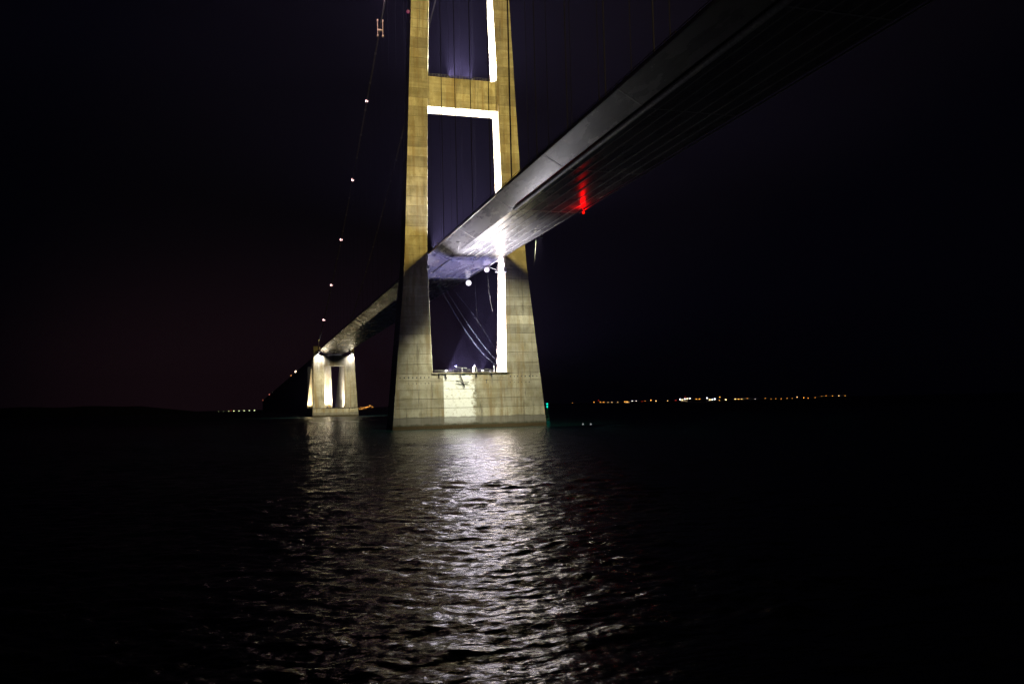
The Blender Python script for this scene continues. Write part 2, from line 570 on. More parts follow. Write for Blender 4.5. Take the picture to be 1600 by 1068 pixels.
# ------------------------------------------------------------------ girder
girder = empty('bridge_girder', (0, 0, 65.37))
tag(girder, 'long grey steel box girder of the bridge passing between the pylon legs', 'bridge deck')
GZ = 65.37
XB, XE, ZE = 9.8, 15.5, 68.62
Y_NEAR, Y_FAR = -1000.0, 569.0
def section(ins):
    return [(-XB + ins * 0.6, ins), (XB - ins * 0.6, ins), (XE - ins, ZE - GZ), (XE - ins, ZE - GZ + 0.4 - ins), (0, 4.05 - ins),
            (-XE + ins, ZE - GZ + 0.4 - ins), (-XE + ins, ZE - GZ)]
core = MB().prism_y(section(0.04), Y_NEAR, Y_FAR).build('box_girder', M['girder'], girder)
SEG = 44.0
seams = []
y = -57.0
while y > Y_NEAR + SEG: y -= SEG
while y < Y_FAR:
    seams.append(y); y += SEG
edges = [Y_NEAR + 0.02] + seams + [Y_FAR - 0.02]
sec = section(0.0)
for a, b in zip(edges[:-1], edges[1:]):
    e = random.uniform(0, 0.006)
    MB().prism_y([(x, z - 0.003) for x, z in section(e)], a + 0.04, b - 0.04).build('segment', M['girder'], core)
for y in seams:
    if y < -420: continue
    mb = MB()
    o1, o2 = section(0.0), section(-0.045)
    for i, j in ((6, 0), (0, 1), (1, 2)):
        (x0, z0), (x1, z1) = o2[i], o2[j]
        mb.hexa([(x0, y - 0.24, z0), (x1, y - 0.24, z1), (x1, y + 0.24, z1), (x0, y + 0.24, z0),
                 (x0 * 0.99, y - 0.24, z0 + 0.12), (x1 * 0.99, y - 0.24, z1 + 0.12), (x1 * 0.99, y + 0.24, z1 + 0.12), (x0 * 0.99, y + 0.24, z0 + 0.12)])
    mb.build('splice_strip', M['seam'], girder)
# lengthwise weld ridges under the bottom plate
for x in (-7.4, -4.6, -1.6, 1.6, 4.6, 7.4):
    MB().box(x - 0.13, x + 0.13, -420, -20, -0.12, 0.02).build('weld_ridge', M['seam'], girder)
# edge strip along the fascia top
for s in (-1, 1):
    MB().prism_y([(s * 15.52, ZE - GZ + 0.05), (s * 15.68, ZE - GZ + 0.05), (s * 15.68, ZE - GZ + 0.62), (s * 15.52, ZE - GZ + 0.62)], Y_NEAR, Y_FAR).build('edge_strip', M['seam'], girder)
    # curved guide vane below the lower corner on the main span
    arc = []
    for rr_ in (1.02, 0.96):
        row = [(s * (-1) * 0, 0)]
        pts = []
        for k in range(7):
            a = math.radians(198 + 66 * k / 6)
            pts.append((XB * 0.985, 0.25, a, rr_))
        arc.append([(s * -(-px - 0) if False else s * (px - r_ * math.cos(a)), pz + r_ * math.sin(a)) for px, pz, a, r_ in pts])
    prof = arc[0] + arc[1][::-1]
    MB().prism_y(prof, Y_NEAR, -103.5).build('guide_vane', M['seam'], girder, smooth=False)
    # parapet rails
    mb = MB()
    for zz in (0.5, 0.9, 1.3):
        mb.box(s * 15.2 - 0.05, s * 15.2 + 0.05, -420, Y_FAR, 3.45 + zz, 3.55 + zz)
    for k in range(0, 248):
        yy = -420 + k * 4.0
        mb.box(s * 15.2 - 0.06, s * 15.2 + 0.06, yy, yy + 0.12, 3.4, 4.85)
    mb.build('parapet', M['hanger'], girder)
MB().box(-12.8, 12.8, Y_NEAR, Y_FAR, 4.10, 4.13).build('carriageway', M['asphalt'], girder)
# drain slots in the fascia close to the pylon
nx, nz = -0.49, -0.872
for yy, t in ((-9.0, .72), (-11.5, .72), (-14, .72), (-16.5, .72), (-20, .62), (-6, .35), (-28, .3)):
    cx_, cz_ = -XB - (XE - XB) * t, (ZE - GZ) * t
    MB().bar((cx_ + nx * 0.02, yy - 0.7, cz_ + nz * 0.02), (cx_ + nx * 0.02, yy + 0.7, cz_ + nz * 0.02), 0.45, 0.08).build('drain_slot', M['steel_dark'], girder)
MB().box(-9.6, -9.2, -15.5, 16.7, -0.35, 0.02).build('inspection_rail', M['steel_dark'], girder)
MB().box(9.2, 9.6, -6, 26.0, -0.35, 0.02).build('inspection_rail', M['steel_dark'], girder)
MB().tube([(-11.9, -44, 1.05), (-11.5, -40, 0.7), (-10.2, -33, -0.1)], 0.09, 6).build('drain_pipe', M['steel'], girder)

# ------------------------------------------------------------------ main cables and hangers
def cable_z(y):
    if y <= 0:
        return 76 + 178 * ((y + 812) / 812) ** 2
    return float(np.interp(y, [0, 112.5, 130.5, 190.9, 272, 357.2, 446.8, 535.7, 604], [267, 227.5, 221.3, 199.8, 170.6, 143.6, 118.9, 96.2, 79.5])) if y > 60 else 256 - (256 - 246.6) / 60 * y
def build_cable(s, label):
    root = empty('main_cable', (s * 13.5, 0, 254))
    tag(root, label, 'bridge cable')
    pts = [(0, y, cable_z(y) - 254) for y in list(range(-1000, 0, 25)) + list(range(0, 605, 20))]
    MB().tube(pts, 0.44, 8).build('cable_strand', M['cable'], root, smooth=True)
    hm = MB().tube([(0, 0, 0), (0, 0, 1)], 0.13, 6).mesh('hanger', M['hanger'])
    cm = MB().tube([(0, -0.9, 0), (0, 0.9, 0)], 0.56, 8).mesh('cable_clamp', M['steel_dark'])
    ys = [-24.6 - 22.0 * k for k in range(15)] + [30 + 24.0 * k for k in range(22)]
    for y in ys:
        z0, z1 = 69.0 - 254, cable_z(y) - 254
        h = link(bpy.data.objects.new('hanger', hm), root)
        h.location = (0, y, z0); h.scale = (1, 1, z1 - z0)
        if y > 0: h.scale = (0.5, 0.5, z1 - z0)
        c = link(bpy.data.objects.new('cable_clamp', cm), root)
        c.location = (0, y, z1)
        c.rotation_euler.x = math.atan2(cable_z(y + 1) - cable_z(y - 1), 2)
    return root
build_cable(-1, 'main suspension cable on the near left side, running down behind the pylon to the left')
build_cable(1, 'main suspension cable on the far right side, glimpsed between the pylon legs')

# cable inspection carriage clamped on the left cable
car = empty('cable_carriage', (-13.5, 130.5, cable_z(130.5)))
tag(car, 'small H-shaped inspection carriage hanging on the left main cable', 'carriage')
M['carriage'] = simple('pale carriage steel', (0.62, 0.5, 0.5), 0.6)
for s in (-1, 1):
    mb = MB()
    for yo in (-0.5, 0.5):
        mb.tube([(s * 1.45, yo, -4.6), (s * 1.45, yo, 4.2)], 0.16, 6)
    for k in range(9):
        mb.box(s * 1.45 - 0.12, s * 1.45 + 0.12, -0.5, 0.5, -4.4 + k * 1.05, -4.2 + k * 1.05)
    mb.build('side_frame', M['carriage'], car)
    MB().box(s * 1.45 - 0.35, s * 1.45 + 0.35, -0.7, 0.7, 3.6, 4.5).build('roller', M['carriage'], car)
    MB().box(s * 1.45 - 0.35, s * 1.45 + 0.35, -0.7, 0.7, -5.2, -4.3).build('roller', M['carriage'], car)
MB().box(-1.6, 1.6, -0.6, 0.6, -1.7, -1.1).build('cross_frame', M['carriage'], car)

# ------------------------------------------------------------------ anchor block
AY = 570.0
anchor = empty('anchor_block', (0, AY, 0))
tag(anchor, 'distant floodlit concrete anchor block with a tall opening where the side span lands', 'anchor block')
A_ = M['anchor']
MB().hexa([(-23.4, -4, -4), (23.9, -4, -4), (23.9, 130, -4), (-23.4, 130, -4),
           (-22.9, -3.4, 8.7), (23.3, -3.4, 8.7), (23.3, 129, 8.7), (-22.9, 129, 8.7)]).build('plinth', A_, anchor)
MB().box(-23.2, 23.6, -3.7, -3.0, 8.7, 9.25).build('ledge', M['steel_dark'], anchor)
for s in (-1, 1):
    xo0, xo1, xi0, xi1 = (22.4, 21.6, 10.9, 10.9) if s < 0 else (23.0, 20.0, 10.3, 10.1)
    MB().hexa([(s * xi0, -2.2, 9.25), (s * xo0, -2.2, 9.25), (s * xo0, 6.0, 9.25), (s * xi0, 6.0, 9.25),
               (s * xi1, -1.2, 63.3), (s * xo1, -1.2, 63.3), (s * xo1, 6.0, 63.3), (s * xi1, 6.0, 63.3)]).build('portal_pillar', A_, anchor)
    # pillar head rising beside the girder
    MB().hexa([(s * 16.4, -1.2, 63.33), (s * xo1, -1.2, 63.33), (s * xo1, 6, 63.33), (s * 16.4, 6, 63.33),
               (s * 16.9, -1.0, 73.2), (s * xo1, -1.0, 73.2), (s * xo1, 6, 73.2), (s * 16.9, 6, 73.2)]).build('pillar_head', A_, anchor)
    # side wall with its sloping back
    sec_ = [(6.03, 9.25), (112, 9.25), (64, 50), (40, 63), (6.03, 63)]
    MB().prism_x(sec_, s * 10.3, s * 20.0).build('side_wall', A_, anchor)
MB().box(-10.88, 10.08, -1.6, 6.0, 52.6, 63.3).build('lintel', A_, anchor)
MB().hexa([(-10.3, 27, 9.25), (-0.4, 27, 9.25), (-0.4, 34, 9.25), (-10.3, 34, 9.25),
           (-10.3, 27, 56), (-1.6, 27, 56), (-1.6, 34, 56), (-10.3, 34, 56)]).build('inner_pier', A_, anchor)
MB().hexa([(-25.4, 50, 9.25), (-20.03, 50, 9.25), (-20.03, 62, 9.25), (-25.4, 62, 9.25),
           (-21.0, 50, 52), (-20.03, 50, 52), (-20.03, 62, 52), (-21.0, 62, 52)]).build('buttress', A_, anchor)
MB().tube([(-16.1, -0.6, 73.2), (-16.1, -0.6, 79.5)], 0.22, 6).build('mast', M['steel'], anchor)
MB().box(-16.7, -15.5, -1.0, -0.2, 78.6, 80.0).build('mast_head', M['steel'], anchor)
MB().box(-15.8, -14.6, -0.8, 0.4, 69.5, 72.4).build('cabinet', M['steel'], anchor)

# ------------------------------------------------------------------ approach viaduct
via = empty('approach_viaduct', (0, 640, 0))
tag(via, 'dark approach viaduct on wall piers leading off to the far left shore', 'viaduct')
MB().prism_y([(-8, 62.5), (8, 62.5), (15.2, 67.4), (15.2, 68.0), (-15.2, 68.0), (-15.2, 67.4)], -20, 5300).build('viaduct_girder', M['steel_dark'], via)
for k in range(26):
    yy = 150 + 190 * k
    MB().hexa([(-15.5, yy - 5, -4), (15.5, yy - 5, -4), (15.5, yy + 5, -4), (-15.5, yy + 5, -4),
               (-14.2, yy - 2.5, 62.4), (14.2, yy - 2.5, 62.4), (14.2, yy + 2.5, 62.4), (-14.2, yy + 2.5, 62.4)]).build('pier', M['core'], via)

# ------------------------------------------------------------------ lamps
E = {}
def lens(col, st):
    key = (col, st)
    if key not in E: E[key] = emit('lit lens %d' % len(E), col, st)
    return E[key]

def floodlight(label, loc, aim, power, cone=90, col=(1, 1, 1), size=0.55, blend=0.3, st=0.4, group=None, light=True, name='floodlight', radius=0.35):
    """box floodlight on a yoke: housing, lens, visor, yoke; the lamp's own light sits at its lens"""
    loc = Vector(loc); d = (Vector(aim) - loc).normalized()
    root = empty(name, loc)
    tag(root, label, 'floodlight', group)
    q = d.to_track_quat('-Z', 'Y')
    R = q.to_matrix()
    def T(p): return R @ Vector(p)
    s = size
    MB().hexa([T(p) for p in ((-.45*s, -.4*s, .8*s), (.45*s, -.4*s, .8*s), (.45*s, .4*s, .8*s), (-.45*s, .4*s, .8*s),
                              (-.8*s, -.62*s, .03*s), (.8*s, -.62*s, .03*s), (.8*s, .62*s, .03*s), (-.8*s, .62*s, .03*s))]).build('housing', M['steel_dark'], root)
    n = 12
    mb = MB()
    ring = [T((.74*s*math.cos(2*math.pi*k/n), .58*s*math.sin(2*math.pi*k/n), -.02*s)) for k in range(n)]
    mb.poly(ring + [T((0, 0, -.16*s))], [(k, (k+1) % n, n) for k in range(n)] + [tuple(range(n))])
    mb.build('lens', lens(col, st), root)
    mb = MB()
    for sg in (-1, 1):
        mb.bar(T((sg*.86*s, 0, .35*s)), T((sg*.86*s, -.95*s, .5*s)), .12*s)
    mb.bar(T((-.9*s, -.95*s, .5*s)), T((.9*s, -.95*s, .5*s)), .14*s)
    mb.build('yoke', M['steel_dark'], root)
    if light:
        ld = bpy.data.lights.new('lamp_light', 'SPOT')
        ld.energy = power; ld.color = col; ld.spot_size = math.radians(cone); ld.spot_blend = blend
        ld.shadow_soft_size = radius
        lo = link(bpy.data.objects.new('lamp_light', ld), root)
        lo.location = d * (0.45 * s + radius * 0.0)
        lo.rotation_mode = 'QUATERNION'; lo.rotation_quaternion = q
    return root

WHITE = (1.0, 0.97, 1.0)
GREENW = (1.0, 0.96, 0.71)
YEL = (1.0, 0.755, 0.235)
VIO_FILL = (0.36, 0.38, 1.0)  # violet fill light, added to tint the girder underside blue
PG = 'floodlights standing on the pylon base'
# pylon base, left and right cluster
floodlight('floodlight in the left cluster on the pylon base, aimed at the right leg', (-8.2, -2.0, 22.6), (15.5, 0, 35), 75000, 84, (0.94, 0.88, 1.0), 0.7, st=0.4, group=PG)
floodlight('front lamp of the left cluster on the pylon base, aimed up at the girder', (-9.6, -6.6, 22.5), (-10, -92, 66), 2600, 44, (0.95, 0.90, 1.0), 0.6, st=0.4, group=PG)
floodlight('smallest lamp of the left cluster on the pylon base, at its right end', (-6.9, -6.6, 22.6), (3, 2, 66), 4500, 70, VIO_FILL, 0.4, st=0.4, group=PG)
floodlight('bright floodlight in the right cluster on the pylon base, aimed at the left leg', (6.4, -2.0, 22.6), (-15.5, 0, 35), 20000, 78, WHITE, 0.75, st=0.4, group=PG)
floodlight('front lamp of the right cluster on the pylon base, aimed up at the girder', (5.2, -6.6, 22.5), (-3, -48, 66), 46000, 46, (0.97, 0.93, 1.0), 0.6, st=0.4, blend=1.0, group=PG)
floodlight('small lamp beside the post near the right end of the pylon base', (8.2, -6.8, 22.4), (2, 3, 66), 4500, 70, VIO_FILL, 0.4, st=0.4, group=PG)
floodlight('narrow beam lamp in the left cluster on the pylon base', (-8.9, -5.4, 22.7), (13.5, 0.5, 60), 170000, 15, (0.93, 0.86, 1.0), 0.5, st=0.4, blend=0.9, group=PG)
floodlight('narrow beam lamp in the right cluster on the pylon base', (6.0, -5.4, 22.7), (15.4, 0.5, 61), 150000, 15, (0.95, 0.86, 1.0), 0.5, st=0.4, blend=0.9, group=PG)
# girder lamps that wash the base
floodlight('small bluish lamp under the right edge of the girder, before the pylon', (10.6, -66, 64.9), (14, -8, 24), 14500, 66, GREENW, 0.6, blend=0.9, st=0.4)
floodlight('pale lamp on the left fascia of the girder, before the pylon', (-13.4, -46.0, 66.0), (-9, -8, -2), 10500, 60, GREENW, 0.55, blend=1.0, st=0.4)
# deck edge lamps next to the left leg
for k, yy in enumerate((-15.0, -19.0, -24.0)):
    floodlight(['small lamp on the girder edge nearest the left leg', 'middle one of three small lamps on the girder edge by the left leg',
                'small lamp on the girder edge by the left leg, farthest out of three'][k], (-15.9, yy, 69.9), (-19, -2, 112), 420, 80, WHITE, 0.4, st=0.25, blend=1.0, group='small lamps on the girder edge')
# inner faces above the deck
floodlight('white floodlight on the deck inside the left leg, aimed up at the right leg', (-12.6, 0.0, 70.6), (15.0, 0, 112), 100000, 95, WHITE, 0.7)
floodlight('white floodlight on the deck inside the right leg, aimed up at the left leg', (12.6, 0.0, 70.6), (-15.0, 0, 112), 60000, 95, WHITE, 0.7)
BG = 'lamps on the lower cross beam'
floodlight('left of the two lamps standing on the lower cross beam', (-5.6, -2.6, 142.9), (14, 0, 166), 90000, 105, WHITE, 0.6, st=0.4, group=BG)
floodlight('right of the two lamps standing on the lower cross beam', (4.5, -2.6, 142.9), (-14, 0, 166), 60000, 105, WHITE, 0.6, st=0.4, group=BG)

# median masts carrying the yellow floods that wash the pylon's upper front
def flood_mast(y, label, aimx, power, aimz):
    root = empty('flood_mast', (aimx * 0.02, y, 69.4))
    tag(root, label, 'lamp mast', 'flood masts on the median')
    MB().tube([(0, 0, 0), (0, 0, 9.6)], [0.16, 0.09], 8).build('pole', M['steel'], root)
    MB().box(-0.9, 0.9, -0.06, 0.06, 9.4, 9.55).build('cross_arm', M['steel'], root)
    floodlight(label.replace('slim steel mast', 'yellow floodlight on the mast'), (aimx * 0.02, y, 79.3), (aimx, -5, aimz), power, 36, YEL, 0.6, blend=0.4, radius=4.0)
flood_mast(-420, 'slim steel mast on the deck median, far out over the main span', 0, 540000, 132)

# hanging glare lamps below the girder behind the pylon front
def globe_lamp(label, loc, r, col, st, power, arm=None, name='globe_lamp', cat='lamp', group=None, lcol=None, extra=None):
    root = empty(name, loc)
    tag(root, label, cat, group)
    MB().ball((0, 0, 0), r, 16, 10).build('globe', lens(col, st), root, smooth=True)
    MB().tube([(0, 0, r * 0.9), (0, 0, r * 1.35)], [r * 0.55, r * 0.4], 10).build('cap', M['steel_dark'], root)
    if arm is not None:
        mb = MB(); mb.tube([(0, 0, r * 1.3)] + [Vector(a) - Vector(loc) for a in arm], max(0.07, r * 0.12), 6)
        mb.build('arm', M['steel'], root)
    if power:
        ld = bpy.data.lights.new('lamp_light', 'POINT'); ld.energy = power; ld.color = lcol or col
        ld.shadow_soft_size = r
        lo = link(bpy.data.objects.new('lamp_light', ld), root)
        if extra: lo.location = extra
        else: lo.location = (0, 0, 0)
        lo.data.shadow_soft_size = r * 1.05
    return root
def glare(root, aim, power, cone, col):
    ld = bpy.data.lights.new('lamp_light', 'SPOT'); ld.energy = power; ld.color = col
    ld.spot_size = math.radians(cone); ld.spot_blend = 0.6; ld.shadow_soft_size = 1.0
    lo = link(bpy.data.objects.new('lamp_light', ld), root)
    d = Vector(aim).normalized()
    lo.location = d * 1.4
    lo.rotation_mode = 'QUATERNION'; lo.rotation_quaternion = d.to_track_quat('-Z', 'Y')
ga = globe_lamp('glaring white globe lamp hanging below the girder between the legs', (10.6, 34.5, 63.6), 1.25, (0.93, 0.86, 1.0), 0.10, 20, [(9.4, 34.5, 65.3)])
glare(ga, (-0.20, -0.72, -0.66), 2000, 76, (0.95, 0.88, 1.0))
gb = globe_lamp('glaring violet-white globe lamp on an arm beside the right leg', (9.3, -1.4, 63.9), 1.05, (0.88, 0.72, 1.0), 0.10, 60, [(12.3, -6.0, 63.2)], lcol=(0.45, 0.45, 1.0))
glare(gb, (-0.22, -0.72, -0.66), 2000, 76, (0.95, 0.86, 1.0))

# red navigation lamp under the girder's right edge
nav = globe_lamp('red navigation lamp hanging under the right edge of the girder', (9.6, -107.5, 63.9), 0.38, (1.0, 0.006, 0.002), 0.15, 0, [(9.4, -107.5, 65.3)], 'navigation_lamp')
ld = bpy.data.lights.new('lamp_light', 'SPOT'); ld.energy = 80; ld.color = (1.0, 0.0, 0.0); ld.spot_size = math.radians(178); ld.spot_blend = 0.0; ld.shadow_soft_size = 0.3
lo = link(bpy.data.objects.new('lamp_light', ld), nav); lo.location = (-0.4, -0.9, 0.0); lo.rotation_euler = (math.pi, 0, 0)

# warning lamps on the left cable
CG = 'warning lamps along the left main cable'
clab = ['topmost pink warning lamp on the left cable, at the upper picture edge', 'white warning lamp on the left cable, next below the inspection carriage',
        'third warning lamp from the top along the left cable', 'fourth warning lamp from the top along the left cable',
        'fifth warning lamp from the top along the left cable', 'lowest warning lamp on the left cable, above the anchor block']
for k, (y, z) in enumerate(((112.5, 228.9), (190.9, 199.5), (272.0, 170.4), (357.2, 143.5), (446.8, 119.0), (535.7, 96.3))):
    if k == 0:
        globe_lamp(clab[k], (-13.5, y, z + 1.0), 1.0, (1.0, 0.28, 0.5), 0.1, 900, None, 'warning_lamp', group=CG, lcol=(1, 0.6, 0.65), extra=(-2, -3, 0))
    else:
        globe_lamp(clab[k], (-13.5, y, z + 0.9), 0.75 + 0.06 * k, (1.0, 0.55, 0.55), 0.4, 0, None, 'warning_lamp', group=CG)
globe_lamp('dim magenta lamp on the outer side of the left leg near the top edge', (-21.9, -3.0, 168.4), 0.7, (0.55, 0.05, 0.2), 0.02, 0, [(-20.9, -3, 168.6)], 'warning_lamp')
# viaduct edge lamps
VG = 'lamps along the viaduct edge'
for k, (y, r, c, st, lb) in enumerate(((1075, 1.5, (1, 0.80, 0.5), 0.3, 'brightest lamp on the dark viaduct edge left of the anchor block'),
                                   (1240, 1.2, (1, 0.4, 0.12), 0.05, 'dim orange lamp on the viaduct edge beside the brightest one'),
                                   (3223, 3.0, (1, 0.25, 0.2), 0.03, 'faint reddish lamp halfway down the viaduct edge'),
                                   (5300, 5.0, (1, 0.25, 0.15), 0.015, 'faintest reddish lamp at the far end of the viaduct'))):
    globe_lamp(lb, (-15.5, y, 68.4), r, c, st, 0, None, 'viaduct_lamp', group=VG)

# anchor block lighting
AG = 'floodlights on the anchor block'
floodlight('white lamp at the left end of the girder on the anchor block', (-15.9, AY - 3.0, 66.6), (-17, AY - 1, 40), 5000, 120, WHITE, 1.1, st=0.4, blend=1.0, group=AG)
floodlight('white lamp at the right end of the girder on the anchor block', (17.6, AY - 3.0, 66.0), (16, AY - 1, 40), 5000, 120, WHITE, 0.9, st=0.3, blend=1.0, group=AG)
floodlight('floodlight under the left edge of the girder, facing the anchor block', (-9.5, AY - 52, 64.4), (-15, AY - 2, 14), 10000, 82, (1, 0.9, 0.62), 1.0, st=0, blend=0.8, group=AG)  # this pair is added, unseen, to light the anchor front and plinth
floodlight('floodlight under the right edge of the girder, facing the anchor block', (9.5, AY - 52, 64.4), (15, AY - 2, 14), 10000, 82, (1, 0.9, 0.62), 1.0, st=0, blend=0.8, group=AG)
floodlight('floodlight inside the anchor opening, left, aimed at the inner pier', (-7, AY + 9, 10.3), (-6, AY + 27, 34), 9000, 100, WHITE, 1.0, st=0.3, group=AG)
floodlight('floodlight inside the anchor opening, right, aimed at the side wall', (1.5, AY + 6.5, 10.3), (10.3, AY + 26, 32), 9000, 110, WHITE, 1.0, st=0.3, group=AG)
floodlight('floodlight on the anchor plinth behind the left pillar', (-24.0, AY + 30, 10.0), (-22.5, AY + 50, 28), 9000, 80, (1, 0.85, 0.6), 0.8, st=0, group=AG)

# ------------------------------------------------------------------ things on the pylon platform
dv = empty('davit', (-3.0, -6.0, Zp + 0.42))
tag(dv, 'small T-shaped davit standing on the pylon base', 'davit')
MB().tube([(0, 0, 0), (0, 0, 1.9)], 0.16, 8).build('post', M['steel'], dv)
MB().bar((-2.4, 0, 2.15), (2.0, 0, 1.75), 0.22, 0.3).build('boom', M['steel'], dv)
MB().box(-2.5, -2.2, -0.2, 0.2, 2.1, 2.8).build('winch', M['steel'], dv)
cb = empty('equipment_cabinet', (2.3, -6.0, Zp + 0.42))
tag(cb, 'pale upright equipment cabinet with a cap on the pylon base', 'cabinet')
bevelled(MB().box(-0.62, 0.62, -0.5, 0.5, 0, 1.9).build('body', M['steel'], cb))
MB().box(-0.75, 0.75, -0.6, 0.6, 1.9, 2.05).build('lid', M['steel'], cb)
MB().tube([(0, 0, 2.05), (0, 0, 2.7)], 0.25, 8).build('vent_pipe', M['steel'], cb)
MB().box(-0.4, 0.4, -0.53, -0.5, 0.3, 1.6).build('door', M['steel_dark'], cb)
ps = empty('mooring_post', (10.2, -6.2, Zp + 0.42))
tag(ps, 'thin white post near the right leg on the pylon base', 'post')
MB().tube([(0, 0, 0), (0, 0, 2.2)], [0.2, 0.14], 8).build('shaft', M['steel'], ps)
MB().tube([(0, 0, 2.2), (0, 0, 2.35)], 0.26, 8).build('head', M['steel'], ps)

# slack ropes, blue light put into their colour, between the left leg and the foot of the right leg
def rope(name, pts, r, mat, label, cat, group, n=16):
    P = [Vector(p) for p in pts]
    out = []
    for k in range(n + 1):
        t = k / n * (len(P) - 1); i = min(int(t), len(P) - 2); f = t - i
        p0, p1, p2, p3 = P[max(i - 1, 0)], P[i], P[i + 1], P[min(i + 2, len(P) - 1)]
        out.append(0.5 * ((2 * p1) + (p2 - p0) * f + (2 * p0 - 5 * p1 + 4 * p2 - p3) * f * f + (3 * p1 - p0 - 3 * p2 + p3) * f ** 3))
    o0 = out[0]
    o = MB().tube([p - o0 for p in out], r, 5).build(name, mat, None, smooth=True, loc=o0)
    return tag(o, label, cat, group)
RG = 'slack ropes between the pylon legs'
rope('slack_rope', [(-15.4, 0, 65.0), (-11.4, 0, 58.8), (-1.7, 0, 42.0), (7, 0, 30.0), (14.8, 0, 23.6)], 0.042, M['rope'], 'lowest of the slack blue ropes slung between the pylon legs', 'rope', RG)
rope('slack_rope', [(-15.4, 0.5, 66.0), (-10.2, 0.5, 60.0), (0.1, 0.5, 43.6), (8.8, 0.5, 31.6), (14.9, 0.5, 25.0)], 0.042, M['rope'], 'middle one of the slack blue ropes slung between the pylon legs', 'rope', RG)
rope('slack_rope', [(-15.4, 1.0, 66.6), (-8.6, 1, 61.0), (3.2, 1, 46.5), (11.0, 1, 34.5), (14.9, 1, 28.0)], 0.022, M['rope'], 'thinnest and uppermost slack rope slung between the pylon legs', 'rope', RG)
WG = 'frayed lines hanging from the girder'
def wisp(x, y, z0, z1, dx, label, r=0.05):  # thin tube standing in for a pale drip-like trail
    pts = []
    n = 14
    for k in range(n + 1):
        t = k / n
        pts.append((x + dx * t * t + random.uniform(-0.12, 0.12), y + random.uniform(-0.1, 0.1), z0 + (z1 - z0) * t))
    rope('hanging_line', pts, r, M['wire'], label, 'line', WG, 28)
wisp(10.2, 21.0, 64.8, 44.0, 0.6, 'pale frayed line hanging beside the white globe lamp', 0.03)
wisp(9.2, -3.0, 62.7, 47.0, 1.6, 'pale frayed line hanging below the violet globe lamp', 0.028)
wisp(10.2, -62.0, 65.0, 53.5, -1.5, 'bright frayed line hanging from the girder beside the bluish lamp', 0.016)
wisp(11.3, -80.0, 66.0, 46.0, -3.0, 'faint thin line hanging from the girder right of the bluish lamp', 0.035)
wisp(11.4, -101.5, 65.8, 52.0, -0.8, 'barely visible line hanging from the girder near the red lamp', 0.02)

# ------------------------------------------------------------------ far shores
def ridge(name, x0, x1, y, prof, depth=500):
    """low land: a sheet rising from the water with an uneven skyline"""
    n = len(prof); mb = MB(); pts = []; fc = []
    for k, h in enumerate(prof):
        x = x0 + (x1 - x0) * k / (n - 1)
        pts += [(x, y - depth * 0.10, -1.0), (x, y, max(h, -0.5) * 0.55), (x, y + depth * 0.4, h), (x, y + depth, -1.0)]
    for k in range(n - 1):
        for j in range(3):
            a = k * 4 + j
            fc.append((a, a + 4, a + 5, a + 1))
    mb.poly(pts, fc)
    return tag(mb.build(name, M['land'], None, smooth=True), kind='structure')
pr = [4 + 3 * math.sin(k * 0.5) + random.uniform(-0.8, 0.8) for k in range(60)]
pr[0] = pr[-1] = -1; pr[1] = 1
ridge('headland', 1000, 2600, 2800, [p * 0.75 for p in pr], 400)
tag(MB().box(840, 2020, 2140, 2290, -2, 1.2).build('quay', M['land']), kind='structure')
pl = [40 - k * 0.15 + 2 * math.sin(k * 0.7) for k in range(36)] + [33 - 3.2 * k for k in range(9)] + [5, 4.5, 4, 4, 3.5, 3, 3, 3.5, 3, 3, 2, 2, 3, 3, 3, 2, -1]
ridge('hills', -1400, 140, 3000, pl, 600)
ridge('shore', 170, 300, 2150, [-1, .6, .8, .9, .9, .8, .6, .5, -1], 200)

